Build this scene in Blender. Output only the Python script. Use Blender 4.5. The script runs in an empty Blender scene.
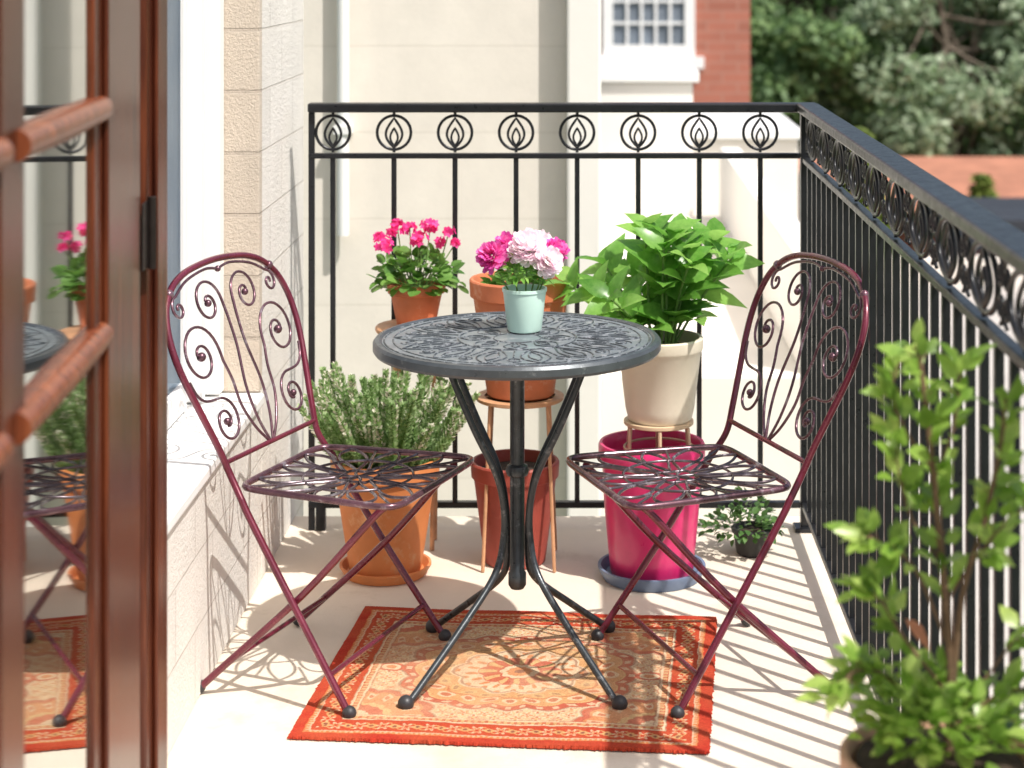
import bpy, math, random
import numpy as np
from mathutils import Vector, Matrix
random.seed(11)
R=random.random
def U(a,b): return random.uniform(a,b)
scene=bpy.context.scene
COL=scene.collection
V=Vector

# ------------------------------------------------------------ materials
def newmat(name):
    m=bpy.data.materials.new(name); m.use_nodes=True
    nt=m.node_tree; nt.nodes.clear()
    out=nt.nodes.new('ShaderNodeOutputMaterial')
    b=nt.nodes.new('ShaderNodeBsdfPrincipled')
    nt.links.new(b.outputs[0],out.inputs[0])
    return m,nt,b,out
def objcoord(nt,swz=None,scale=1.0):
    tc=nt.nodes.new('ShaderNodeTexCoord')
    o=tc.outputs['Object']
    if swz:
        s=nt.nodes.new('ShaderNodeSeparateXYZ'); c=nt.nodes.new('ShaderNodeCombineXYZ')
        nt.links.new(o,s.inputs[0])
        for i,k in enumerate(swz):
            nt.links.new(s.outputs[k],c.inputs[i])
        o=c.outputs[0]
    return o
def ramp(nt,fac,stops,interp='LINEAR'):
    r=nt.nodes.new('ShaderNodeValToRGB'); r.color_ramp.interpolation=interp
    e=r.color_ramp.elements
    while len(e)<len(stops): e.new(0.5)
    for i,(p,c) in enumerate(stops):
        e[i].position=p; e[i].color=(c[0],c[1],c[2],1)
    nt.links.new(fac,r.inputs[0]); return r.outputs[0]
def noise(nt,co,scale,detail=4,rough=.6):
    n=nt.nodes.new('ShaderNodeTexNoise'); n.inputs['Scale'].default_value=scale
    n.inputs['Detail'].default_value=detail; n.inputs['Roughness'].default_value=rough
    nt.links.new(co,n.inputs['Vector']); return n.outputs['Fac']
def sc(c,k): return tuple(min(1,x*k) for x in c)
def bump(nt,b,h,strength,dist):
    bp=nt.nodes.new('ShaderNodeBump'); bp.inputs['Strength'].default_value=strength
    bp.inputs['Distance'].default_value=dist
    nt.links.new(h,bp.inputs['Height']); nt.links.new(bp.outputs[0],b.inputs['Normal'])
def mix(nt,f,a,b,mode='MIX'):
    m=nt.nodes.new('ShaderNodeMix'); m.data_type='RGBA'; m.blend_type=mode
    for s,x in ((0,f),(6,a),(7,b)):
        if hasattr(x,'is_linked'): nt.links.new(x,m.inputs[s])
        elif s==0: m.inputs[0].default_value=x
        else: m.inputs[s].default_value=(x[0],x[1],x[2],1)
    return m.outputs[2]
def simple(name,col,rough=.5,metal=0,var=.15,nscale=8,bs=0,bscale=60,bdist=.002,coat=0,spots=None):
    m,nt,b,o=newmat(name); co=objcoord(nt)
    n=noise(nt,co,nscale,5)
    c=ramp(nt,n,[(.3,sc(col,1-var)),(.7,sc(col,1+var))])
    if spots:
        n2=noise(nt,co,spots[1],6,.7)
        f=ramp(nt,n2,[(spots[2],(0,0,0)),(spots[2]+.12,(1,1,1))])
        c=mix(nt,f,c,spots[0])
    nt.links.new(c,b.inputs['Base Color'])
    n3=noise(nt,co,nscale*3,3)
    r=ramp(nt,n3,[(.3,(rough*.8,)*3),(.7,(min(1,rough*1.2),)*3)])
    nt.links.new(r,b.inputs['Roughness'])
    b.inputs['Metallic'].default_value=metal
    b.inputs['Coat Weight'].default_value=coat
    if bs: bump(nt,b,noise(nt,co,bscale,4),bs,bdist)
    return m
def blocks(name,swz,col,mortar,bw,bh,ms=.006,rough=.85,var=.1,bs=.5,offset=.5,nb=60):
    m,nt,b,o=newmat(name); co=objcoord(nt,swz); oc=objcoord(nt)
    br=nt.nodes.new('ShaderNodeTexBrick'); br.offset=offset
    nt.links.new(co,br.inputs['Vector'])
    br.inputs['Color1'].default_value=(*sc(col,1+var),1)
    br.inputs['Color2'].default_value=(*sc(col,1-var),1)
    br.inputs['Mortar'].default_value=(*mortar,1)
    br.inputs['Scale'].default_value=1
    br.inputs['Mortar Size'].default_value=ms
    br.inputs['Mortar Smooth'].default_value=.3
    br.inputs['Brick Width'].default_value=bw; br.inputs['Row Height'].default_value=bh
    n=noise(nt,oc,5,6,.65)
    c=mix(nt,.35,br.outputs['Color'],ramp(nt,n,[(.3,sc(col,.8)),(.7,sc(col,1.15))]))
    nt.links.new(c,b.inputs['Base Color']); b.inputs['Roughness'].default_value=rough
    mt=nt.nodes.new('ShaderNodeMath'); mt.operation='MULTIPLY_ADD'
    nt.links.new(br.outputs['Fac'],mt.inputs[0]); mt.inputs[1].default_value=-1.0
    nt.links.new(noise(nt,oc,nb,5,.7),mt.inputs[2])
    bump(nt,b,mt.outputs[0],bs,.006)
    return m
def leafmat(name,dark,mid,light,trans=.35,rough=.4):
    m,nt,b,out=newmat(name)
    g=nt.nodes.new('ShaderNodeNewGeometry')
    c=ramp(nt,g.outputs['Random Per Island'],[(0,dark),(.5,mid),(1,light)])
    n=noise(nt,objcoord(nt),60,2)
    c=mix(nt,.25,c,ramp(nt,n,[(.3,dark),(.7,light)]))
    nt.links.new(c,b.inputs['Base Color']); b.inputs['Roughness'].default_value=rough
    t=nt.nodes.new('ShaderNodeBsdfTranslucent')
    hs=nt.nodes.new('ShaderNodeHueSaturation'); hs.inputs['Value'].default_value=1.7
    nt.links.new(c,hs.inputs['Color']); nt.links.new(hs.outputs[0],t.inputs[0])
    ms=nt.nodes.new('ShaderNodeMixShader'); ms.inputs[0].default_value=trans
    nt.links.new(b.outputs[0],ms.inputs[1]); nt.links.new(t.outputs[0],ms.inputs[2])
    nt.links.new(ms.outputs[0],out.inputs[0])
    return m
def glassmat(name,refl,tint,rough=.015):
    m=bpy.data.materials.new(name); m.use_nodes=True; nt=m.node_tree; nt.nodes.clear()
    out=nt.nodes.new('ShaderNodeOutputMaterial')
    g=nt.nodes.new('ShaderNodeBsdfGlossy'); g.inputs['Roughness'].default_value=rough
    g.inputs['Color'].default_value=(.92,.94,.93,1)
    t=nt.nodes.new('ShaderNodeBsdfTransparent'); t.inputs[0].default_value=(*tint,1)
    n=noise(nt,objcoord(nt),3,2)
    r=ramp(nt,n,[(.3,(refl-.04,)*3),(.7,(refl+.04,)*3)])
    ms=nt.nodes.new('ShaderNodeMixShader'); nt.links.new(r,ms.inputs[0])
    nt.links.new(t.outputs[0],ms.inputs[1]); nt.links.new(g.outputs[0],ms.inputs[2])
    nt.links.new(ms.outputs[0],out.inputs[0]); return m

m_black=simple('black_metal',(.018,.019,.022),.33,.3,.2,20,.15,90,.001)
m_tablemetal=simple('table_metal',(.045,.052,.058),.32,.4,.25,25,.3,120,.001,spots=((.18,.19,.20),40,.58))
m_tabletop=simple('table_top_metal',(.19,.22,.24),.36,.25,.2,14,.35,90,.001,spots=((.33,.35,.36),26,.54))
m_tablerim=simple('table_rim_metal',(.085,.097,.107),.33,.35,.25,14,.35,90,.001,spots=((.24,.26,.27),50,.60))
m_tabledark=simple('table_pattern_dark',(.070,.080,.090),.36,.35,.35,25,spots=((.34,.36,.38),50,.50))
m_wine=simple('wine_paint',(.150,.018,.038),.26,.25,.30,9,.15,80,.001,coat=.5)
m_plum=simple('plum_paint',(.14,.065,.085),.25,.5,.4,12,.15,80,.001,spots=((.34,.28,.31),24,.56),coat=.3)  # grey spots put silvery highlights into the paint colour
m_seat=simple('worn_seat_metal',(.13,.10,.115),.24,.6,.4,12,.15,80,.001,spots=((.42,.39,.42),24,.54),coat=.2)
m_cap=simple('rubber_cap',(.03,.03,.034),.5,0,.2,20)
m_terra=simple('terracotta',(.56,.17,.075),.72,0,.16,10,.25,60,.002,spots=((.66,.34,.22),14,.58))
m_tan=simple('tan_clay',(.66,.38,.25),.72,0,.14,10,.25,60,.002,spots=((.74,.52,.38),14,.56))
m_orangepot=simple('orange_clay',(.64,.22,.07),.6,0,.14,8,.25,60,.002,spots=((.68,.36,.18),12,.56))
m_maroonpot=simple('red_clay',(.34,.065,.045),.55,0,.22,9,.2,60,.002,spots=((.42,.14,.10),14,.62))
m_magenta=simple('magenta_glaze',(.64,.025,.15),.34,0,.18,7,.15,30,.002,coat=.25,spots=((.60,.07,.20),10,.60))
m_magin=simple('magenta_inside',(.32,.01,.035),.5,0,.15,9)
m_saucerblue=simple('slate_saucer',(.14,.19,.29),.5,0,.2,9)
m_cream=simple('cream_ceramic',(.76,.68,.55),.45,0,.06,9,.15,50,.002,spots=((.68,.58,.43),12,.60))
m_creammetal=simple('cream_metal',(.66,.49,.32),.45,0,.08,9)
m_mint=simple('mint_ceramic',(.66,.90,.78),.35,0,.05,9,.1,40,.001,coat=.2)
m_darkpot=simple('dark_pot',(.03,.03,.028),.6,0,.2,9)
m_soil=simple('soil',(.055,.035,.022),.95,0,.4,40,.8,80,.01)
m_wood=simple('stand_wood',(.56,.30,.16),.5,0,.25,20,.2,60,.001)
m_stem=simple('stem_brown',(.17,.10,.055),.8,0,.3,60)
m_stemg=simple('stem_green',(.14,.25,.06),.6,0,.3,60)
m_floor=simple('floor_concrete',(.72,.63,.52),.82,0,.09,2.2,.4,130,.002,spots=((.63,.535,.42),2.6,.55))
m_white=simple('white_paint',(.84,.835,.82),.45,0,.03,3,.1,30,.001)
m_plaster=simple('cream_plaster',(.79,.74,.67),.85,0,.06,1.2,.3,40,.003)
m_roofpale=simple('pale_roof_felt',(.50,.47,.43),.85,0,.12,.8,.3,40,.003)
m_plaster2=simple('white_plaster',(.83,.80,.75),.85,0,.05,.8,.2,20,.004)
m_block=blocks('painted_block',('Y','Z','X'),(.78,.745,.69),(.64,.59,.53),.36,.148,.003,bs=.9,var=.04,nb=90)
m_stone=blocks('pebble_stone',('X','Z','Y'),(.64,.55,.45),(.54,.46,.38),.6,.148,.005,bs=.9,var=.07,nb=170)
m_siding=blocks('neighbour_siding',('X','Z','Y'),(.79,.73,.65),(.72,.66,.58),9.0,.30,.005,bs=.12,var=.01)
m_brick=blocks('red_brick',('X','Z','Y'),(.38,.135,.09),(.40,.22,.17),.42,.14,.014,var=.18,bs=.2)
m_rooftile=simple('roof_tile',(.38,.165,.10),.9,0,.2,1.5)
m_darkroof=simple('dark_roof',(.03,.035,.045),.6,0,.2,1)
m_pane=simple('window_pane',(.17,.20,.24),.25,0,.3,3)
m_glass=glassmat('door_glass',.72,(.42,.42,.40),.03)
m_wglass=glassmat('window_glass',.14,(.6,.66,.72))
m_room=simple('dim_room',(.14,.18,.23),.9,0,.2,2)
m_steel=simple('hinge_steel',(.03,.022,.02),.4,.6,.2,20)
def woodmat(name,cs):
    m,nt,b,o=newmat(name); co=objcoord(nt)
    mp=nt.nodes.new('ShaderNodeMapping'); mp.inputs['Scale'].default_value=(30,30,1.2)
    nt.links.new(co,mp.inputs[0])
    n=noise(nt,mp.outputs[0],2.2,6,.65)
    c=ramp(nt,n,[(.28,cs[0]),(.5,cs[1]),(.75,cs[2])])
    nt.links.new(c,b.inputs['Base Color']); b.inputs['Roughness'].default_value=.25
    b.inputs['Specular IOR Level'].default_value=.32
    bump(nt,b,n,.4,.001); return m
m_door=woodmat('mahogany',((.014,.004,.003),(.075,.017,.008),(.20,.052,.02)))
m_bar=woodmat('mahogany_bar',((.09,.022,.010),(.19,.052,.022),(.34,.11,.045)))
L_bright=leafmat('leaf_bright',(.06,.19,.02),(.16,.38,.06),(.35,.58,.14),.42,.32)
L_shrub=leafmat('leaf_shrub',(.09,.18,.02),(.22,.39,.05),(.44,.57,.15),.42,.32)
L_mid=leafmat('leaf_mid',(.045,.13,.018),(.10,.24,.04),(.20,.36,.08),.3)
L_herb=leafmat('leaf_herb',(.12,.21,.07),(.25,.38,.14),(.42,.54,.28),.35,.6)
L_dark=leafmat('leaf_dark',(.03,.08,.02),(.07,.16,.04),(.14,.26,.07),.25)
L_bloomlav=leafmat('bloom_pale',(.50,.46,.38),(.66,.63,.50),(.76,.74,.62),.3,.7)
P_pink=leafmat('petal_pink',(.62,.02,.18),(.80,.04,.30),(.9,.14,.45),.35,.6)
P_magenta=leafmat('petal_magenta',(.56,.04,.32),(.78,.12,.48),(.88,.34,.64),.35,.6)
P_white=leafmat('petal_white',(.82,.62,.72),(.88,.80,.83),(.90,.88,.84),.35,.6)
P_red=leafmat('leaf_reddish',(.3,.12,.06),(.4,.16,.08),(.45,.2,.12),.3,.6)
T_a=leafmat('tree_leaf_a',(.045,.10,.033),(.11,.20,.07),(.24,.35,.14),.35,.6)
T_b=leafmat('tree_leaf_b',(.09,.15,.075),(.23,.32,.18),(.48,.56,.40),.35,.6)  # pale grey tones put mottled, blurred highlights into the leaf colour
T_c=leafmat('tree_leaf_c',(.06,.10,.015),(.14,.20,.03),(.24,.30,.06),.25,.6)
m_bark=simple('bark',(.12,.095,.07),.9,0,.3,6,.6,20,.02)

# ------------------------------------------------------------ mesh builder
class MB:
    def __init__(s): s.v=[]; s.f=[]
    def box(s,a,b):
        n=len(s.v); (x0,y0,z0),(x1,y1,z1)=a,b
        s.v+=[(x0,y0,z0),(x1,y0,z0),(x1,y1,z0),(x0,y1,z0),(x0,y0,z1),(x1,y0,z1),(x1,y1,z1),(x0,y1,z1)]
        s.f+=[tuple(n+i for i in q) for q in ((0,3,2,1),(4,5,6,7),(0,1,5,4),(1,2,6,5),(2,3,7,6),(3,0,4,7))]
        return s
    def tube(s,pts,r,n=8,closed=False,flat=None):
        pts=[V(p) for p in pts]; N=len(pts)
        if N<2: return s
        rs=r if isinstance(r,(list,tuple)) else [r]*N
        tang=[]
        for i in range(N):
            if closed: t=pts[(i+1)%N]-pts[i-1]
            else: t=pts[min(i+1,N-1)]-pts[max(i-1,0)]
            if t.length<1e-9: t=V((0,0,1))
            tang.append(t.normalized())
        up=V((0,0,1)) if abs(tang[0].z)<.9 else V((1,0,0))
        if flat is not None: up=V(flat)
        nrm=(up-tang[0]*up.dot(tang[0])).normalized()
        base=len(s.v)
        for i in range(N):
            if i>0:
                nrm=(nrm-tang[i]*nrm.dot(tang[i]))
                if nrm.length<1e-6: nrm=tang[i].orthogonal()
                nrm.normalize()
            bn=tang[i].cross(nrm)
            for k in range(n):
                a=2*math.pi*k/n
                s.v.append(tuple(pts[i]+nrm*math.cos(a)*rs[i]+bn*math.sin(a)*rs[i]))
        m=N if closed else N-1
        for i in range(m):
            for k in range(n):
                a=base+i*n+k; b=base+i*n+(k+1)%n
                j=(i+1)%N
                c=base+j*n+(k+1)%n; d=base+j*n+k
                s.f.append((a,b,c,d))
        if not closed:
            s.f.append(tuple(base+k for k in range(n))[::-1])
            s.f.append(tuple(base+(N-1)*n+k for k in range(n)))
        return s
    def lathe(s,prof,n=56,c=(0,0,0)):
        base=len(s.v)
        for (r,z) in prof:
            r=max(r,.0004)
            for k in range(n):
                a=2*math.pi*k/n
                s.v.append((c[0]+r*math.cos(a),c[1]+r*math.sin(a),c[2]+z))
        for i in range(len(prof)-1):
            for k in range(n):
                a=base+i*n+k; b=base+i*n+(k+1)%n
                s.f.append((a,b,b+n,a+n))
        s.f.append(tuple(base+k for k in range(n))[::-1])
        s.f.append(tuple(base+(len(prof)-1)*n+k for k in range(n)))
        return s
    def ball(s,c,r,seg=12,sz=1.0):
        prof=[(r*math.sin(math.pi*i/8),-r*sz*math.cos(math.pi*i/8)) for i in range(9)]
        return s.lathe(prof,seg,c)
    def leaf(s,base,d,nrm,L,W,droop=.3,fold=.25,st=((0,0),(.2,.7),(.45,1),(.75,.62),(1,0))):
        d=d.normalized(); side=d.cross(nrm)
        if side.length<1e-5: side=d.orthogonal()
        side.normalize(); nn=side.cross(d).normalized()
        prev=None
        for (t,w) in st:
            p=base+d*L*t-nn*droop*L*t*t
            i0=len(s.v)
            if w==0:
                s.v.append(tuple(p)); cur=(i0,i0,i0)
            else:
                s.v.append(tuple(p)); h=side*(W*.5*w); up=nn*(fold*W*.5*w)
                s.v.append(tuple(p+h+up)); s.v.append(tuple(p-h+up)); cur=(i0,i0+1,i0+2)
            if prev:
                for a in (1,2):
                    q=[prev[0],prev[a],cur[a],cur[0]]
                    if a==2: q=q[::-1]
                    u=[]
                    for x in q:
                        if x not in u: u.append(x)
                    if len(u)>=3: s.f.append(tuple(u))
            prev=cur
        return s
    def dia(s,base,d,nrm,L,W):
        d=d.normalized(); side=d.cross(nrm)
        if side.length<1e-5: side=d.orthogonal()
        side.normalize(); i=len(s.v)
        s.v+=[tuple(base),tuple(base+d*L*.5+side*W*.5),tuple(base+d*L),tuple(base+d*L*.5-side*W*.5)]
        s.f.append((i,i+1,i+2,i+3)); return s
def thing(name,label,cat,loc=(0,0,0),rotz=0,group=None):
    e=bpy.data.objects.new(name,None); COL.objects.link(e)
    e.location=loc; e.rotation_euler=(0,0,rotz); e.empty_display_size=.1
    e['label']=label; e['category']=cat
    if group: e['group']=group
    return e
def part(name,mb,mat,parent=None,world=False,smooth=True,bevel=0,label=None,ang=40):
    me=bpy.data.meshes.new(name)
    vs=mb.v
    if world and parent is not None:
        o=[0,0,0]; q=parent
        while q is not None:
            o=[o[i]+q.location[i] for i in range(3)]; q=q.parent
        vs=[(x-o[0],y-o[1],z-o[2]) for x,y,z in vs]
    me.from_pydata(vs,[],mb.f); me.update()
    if smooth:
        me.polygons.foreach_set('use_smooth',[True]*len(me.polygons))
        try: me.set_sharp_from_angle(angle=math.radians(ang))
        except Exception: pass
    me.materials.append(mat)
    ob=bpy.data.objects.new(name,me); COL.objects.link(ob)
    if parent is not None: ob.parent=parent
    if bevel:
        bm=ob.modifiers.new('bevel','BEVEL'); bm.width=bevel; bm.segments=2; bm.limit_method='ANGLE'
    if label: ob['label']=label
    return ob
def cat(pts,n=8,closed=False):
    P=[V(p) for p in pts]; out=[]; N=len(P)
    rng=range(N) if closed else range(N-1)
    for i in rng:
        if closed: a,b,c,d=P[i-1],P[i],P[(i+1)%N],P[(i+2)%N]
        else: a=P[max(i-1,0)];b=P[i];c=P[i+1];d=P[min(i+2,N-1)]
        for k in range(n):
            t=k/n
            out.append(.5*((2*b)+(c-a)*t+(2*a-5*b+4*c-d)*t*t+(-a+3*b-3*c+d)*t**3))
    if not closed: out.append(P[-1])
    return out

# ------------------------------------------------------------ camera
F=1900.0; H=1.5
cam=bpy.data.cameras.new('camera'); co=bpy.data.objects.new('camera',cam); COL.objects.link(co)
co.location=(0,0,H); co.rotation_euler=(math.radians(90),0,0)
cam.sensor_width=36; cam.lens=F/1024*36
cam.shift_x=-76/1024; cam.shift_y=-424/1024
cam.clip_end=2000; cam.clip_start=.05
cam.dof.use_dof=True; cam.dof.focus_distance=4.05; cam.dof.aperture_fstop=4.2
scene.camera=co
def W(px,py,Y): return V(((px-588)*Y/F, Y, H-(py+40)*Y/F))

# ------------------------------------------------------------ light
to_sun=V((.46,-.44,1.0)).normalized()
sun=bpy.data.lights.new('sun','SUN'); sun.energy=5.0; sun.angle=math.radians(.6); sun.color=(1,.965,.91)
so=bpy.data.objects.new('sun',sun); COL.objects.link(so)
so.rotation_euler=to_sun.to_track_quat('Z','Y').to_euler(); so.location=(3,-3,9)
w=bpy.data.worlds.new('World'); scene.world=w; w.use_nodes=True
nt=w.node_tree; bg=nt.nodes.get('Background') or nt.nodes.new('ShaderNodeBackground')
sky=nt.nodes.new('ShaderNodeTexSky'); sky.sky_type='NISHITA'; sky.sun_disc=False
sky.sun_elevation=math.asin(to_sun.z); sky.sun_rotation=math.atan2(to_sun.x,to_sun.y)
sky.air_density=1; sky.dust_density=4
nt.links.new(sky.outputs[0],bg.inputs[0]); bg.inputs[1].default_value=.15
scene.view_settings.view_transform='Standard'; scene.view_settings.look='None'; scene.view_settings.exposure=0

# ------------------------------------------------------------ ground
mb=MB(); g=400
mb.v=[(-g,-g,-9),(g,-g,-9),(g,1.8*g,-9),(-g,1.8*g,-9)]; mb.f=[(0,1,2,3)]
gr=part('ground',mb,simple('grass_ground',(.09,.13,.05),.95,0,.35,.4),None,smooth=False); gr['kind']='structure'

sl=MB().box((-1.3,.6,-.22),(.635,5.13,0))
o=part('balcony_floor',sl,m_floor,None,smooth=False,bevel=.006); o['kind']='structure'

# ------------------------------------------------------------ own house wall
hs=thing('house_facade','pale painted block house wall with white framed window beside the balcony','house wall',(-.9,4,0))
part('wall',MB().box((-1.15,4.60,-9),(-.79,5.28,3.2)),m_block,hs,True,False,.004)
part('stone_reveal',MB().box((-1.15,4.555,.462),(-.788,4.597,3.2)),m_stone,hs,True,False,.004,label='beige pebbled stone window reveal')
part('wall',MB().box((-1.15,3.1,0.001),(-.79,4.598,.425)),m_block,hs,True,False,.004)
part('wall',MB().box((-1.15,.6,0.001),(-.80,3.09,3.2)),m_block,hs,True,False,.004)
wf=bpy.data.objects.new('window',None); COL.objects.link(wf); wf.parent=hs
fr=MB(); fr.box((-.99,4.50,.47),(-.872,4.553,3.1)); fr.box((-.99,4.468,.47),(-.945,4.498,3.1))
fr.box((-.99,4.42,.47),(-.900,4.466,3.1)); fr.box((-.99,4.395,.50),(-.955,4.418,3.1)); fr.box((-.99,4.36,.50),(-.925,4.393,3.1))
fr.box((-.98,3.12,.47),(-.90,3.3,3.1)); fr.box((-.98,3.302,.47),(-.920,4.358,.53))
part('frame',fr,m_white,wf,True,False,.003)
part('glass',MB().box((-.940,3.301,.53),(-.935,4.359,3.1)),m_wglass,wf,True,False)
part('backing',MB().box((-1.14,3.12,.47),(-1.12,4.55,3.1)),m_room,wf,True,False)
part('sill',MB().box((-1.0,3.105,.436),(-.775,4.552,.464)),m_white,wf,True,False,.006)

# ------------------------------------------------------------ door (leaf swung open, pivot at the hinge side)
dr=thing('balcony_door','open reddish brown wooden door with glass panes','door',(-.70,2.89,0),math.radians(4.4))
def dbox(mb,a,b):
    return mb.box((a[0]+.70,a[1]-2.89,a[2]),(b[0]+.70,b[1]-2.89,b[2]))
st=MB(); dbox(st,(-.722,2.50,.02),(-.680,2.885,2.3)); dbox(st,(-.6798,2.56,.02),(-.672,2.83,2.3))
part('stile',st,m_door,dr,False,False,.004)
st=MB(); dbox(st,(-.722,1.965,.02),(-.680,2.085,2.3)); part('stile',st,m_door,dr,False,False,.006)
st=MB(); dbox(st,(-.722,1.45,.02),(-.680,1.56,2.3)); part('stile',st,m_door,dr,False,False,.006)
st=MB()
dbox(st,(-.720,2.0865,.05),(-.682,2.499,.38)); dbox(st,(-.720,1.5615,.05),(-.682,1.964,.38))
dbox(st,(-.720,2.0865,2.1),(-.682,2.499,2.28)); dbox(st,(-.720,1.5615,2.1),(-.682,1.964,2.28))
part('rail',st,m_door,dr,False,False,.006)
st=MB()
for z in (1.30,.995,1.62):
    st.tube([(.018,1.562-2.89,z),(.018,1.75-2.89,z),(.018,1.963-2.89,z)],.017,14)
    st.tube([(.018,2.04-2.89,z),(.018,2.3-2.89,z),(.018,2.555-2.89,z)],[.018,.020,.018],14)
part('glazing_bar',st,m_bar,dr)
st=MB(); dbox(st,(-.690,2.0855,.381),(-.686,2.4995,2.099)); dbox(st,(-.690,1.5605,.381),(-.686,1.9645,2.099))
part('glass',st,m_glass,dr,False,False)
st=MB()
for z in (1.08,1.9):
    dbox(st,(-.6715,2.835,z-.045),(-.6685,2.905,z+.055)); st.tube([(.036,.0,z-.05),(.036,.0,z+.06)],.007,10)
part('hinge',st,m_steel,dr,False,False,.001)
dj=thing('door_frame','reddish brown wooden door frame post against the wall','door frame',(-.74,2.97,0))
part('post',MB().box((-.80,2.905,.001),(-.676,3.06,2.4)),m_door,dj,True,False,.008)
part('moulding',MB().box((-.6758,2.95,.001),(-.668,3.02,2.4)),m_door,dj,True,False,.003)

# ------------------------------------------------------------ railings
YB=5.0; XR=.572
def ring_mesh(kx=1.0,th=1.0):
    mb=MB(); n=32; r=.0445
    mb.tube([(kx*r*math.cos(2*math.pi*i/n),0,r*math.sin(2*math.pi*i/n)) for i in range(n)],.0038*th,6,True,flat=(0,1,0))
    def tear(hh,ww,z0):
        p=[]
        for i in range(13):
            t=i/12; p.append((kx*ww*math.sin(math.pi*t)**1.0*(1-t*.35),0,z0+hh*t))
        for i in range(11,0,-1):
            t=i/12; p.append((-kx*ww*math.sin(math.pi*t)*(1-t*.35),0,z0+hh*t))
        return p
    mb.tube(tear(.078,.026,-.040),.0032*th,6,True,flat=(0,1,0))
    mb.tube(tear(.046,.012,-.034),.0028*th,6,True,flat=(0,1,0))
    mb.tube([(0,0,-.0445),(0,0,-.052)],.004,6); mb.tube([(0,0,.0445),(0,0,.056)],.004,6)
    if kx>1.5:
        for q in (-1,1):
            sp=[]
            for i in range(26):
                t=i/25; rr=.020*(1-.8*t); a=math.pi/2-t*9
                sp.append((q*(kx*r+.018+rr*math.cos(a)*.9),0,.022+rr*math.sin(a)))
            mb.tube(sp,.0034,6,flat=(0,1,0))
            mb.tube([(x,0,-z) for x,_,z in sp],.0034,6,flat=(0,1,0))
    me=bpy.data.meshes.new('ring_ornament'); me.from_pydata(mb.v,[],mb.f)
    me.polygons.foreach_set('use_smooth',[True]*len(me.polygons)); me.materials.append(m_black); return me
RING=ring_mesh(1.0,1.15); RINGW=ring_mesh(2.1,1.25)
def inst(name,me,parent,loc,rot=(0,0,0)):
    ob=bpy.data.objects.new(name,me); COL.objects.link(ob); ob.parent=parent; ob.location=loc; ob.rotation_euler=rot; return ob
bmb=MB().box((-.0065,-.0065,.074),(.0065,.0065,.978))
bme=bpy.data.meshes.new('baluster'); bme.from_pydata(bmb.v,[],bmb.f); bme.materials.append(m_black)
rb=thing('balcony_railing','black wrought iron railing with ring frieze along the balcony end','railing',(0,YB,0))
part('handrail',MB().box((-.735,YB-.024,1.100),(XR+.03,YB+.024,1.124)),m_black,rb,True,False,.004)
part('frieze_rail',MB().box((-.735,YB-.010,.978),(XR-.014,YB+.010,.992)),m_black,rb,True,False,.002)
part('bottom_rail',MB().box((-.735,YB-.011,.060),(XR-.014,YB+.011,.076)),m_black,rb,True,False,.002)
xs=[-.671+.1606*i for i in range(8)]
for x in xs:
    inst('baluster',bme,rb,(x,0,0)); inst('ring_ornament',RING,rb,(x,0,1.046))
p=MB().box((-.735,YB-.008,.001),(-.719,YB+.008,1.099)); p.box((-.715,YB-.012,.001),(-.690,YB+.012,.075))
part('post',p,m_black,rb,True,False,.002)
p=MB().box((XR-.013,YB-.013,.001),(XR+.013,YB+.013,1.099)); p.box((XR-.03,YB-.03,.001),(XR+.03,YB+.03,.012))
part('post',p,m_black,rb,True,False,.002)
rs=thing('balcony_railing','long black wrought iron railing with ornamental frieze on the open side','railing',(XR,3.1,0))
part('handrail',MB().box((XR-.026,1.2,1.102),(XR+.032,YB-.026,1.125)),m_black,rs,True,False,.005)
part('frieze_rail',MB().box((XR-.010,1.2,.968),(XR+.010,YB-.015,.982)),m_black,rs,True,False,.002)
part('bottom_rail',MB().box((XR-.011,1.2,.060),(XR+.011,YB-.015,.076)),m_black,rs,True,False,.002)
y=YB-.10
while y>1.25:
    inst('baluster',bme,rs,(0,y-3.1,-.008)); y-=.098
y=YB-.16
while y>1.3:
    o=inst('ring_ornament',RINGW,rs,(0,y-3.1,1.042),(0,0,math.pi/2)); o.scale=(1,1,1.1); y-=.262

# ------------------------------------------------------------ table
TX,TY,TZ=-.15,4.03,.70
tb=thing('bistro_table','round grey metal bistro table with embossed top on a rug','table',(TX,TY,0))
prof=[(.286,-.010),(.287,-.026),(.301,-.026),(.305,-.020),(.305,-.006),(.300,0),(.292,.001),(.287,-.002),(.2865,-.003)]
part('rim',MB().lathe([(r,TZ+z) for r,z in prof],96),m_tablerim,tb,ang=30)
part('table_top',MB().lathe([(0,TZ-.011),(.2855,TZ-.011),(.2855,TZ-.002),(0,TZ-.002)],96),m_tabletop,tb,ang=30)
pt=MB()
def loop2(r0,r1,a,wd,n=22,tip=1.0):
    P=[]
    for i in range(n+1):
        t=i/n; r=r0+(r1-r0)*t; P.append((r,a+wd*math.sin(math.pi*t)**tip))
    for i in range(n-1,0,-1):
        t=i/n; r=r0+(r1-r0)*t; P.append((r,a-wd*math.sin(math.pi*t)**tip))
    return [(r*math.cos(b),r*math.sin(b),TZ-.0018) for r,b in P]
def circ(r,n=80): return [(r*math.cos(2*math.pi*i/n),r*math.sin(2*math.pi*i/n),TZ-.0018) for i in range(n)]
for r,w_ in ((.281,.0022),(.262,.0018),(.125,.0020),(.05,.0016)): pt.tube(circ(r),w_,6,True)
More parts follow.
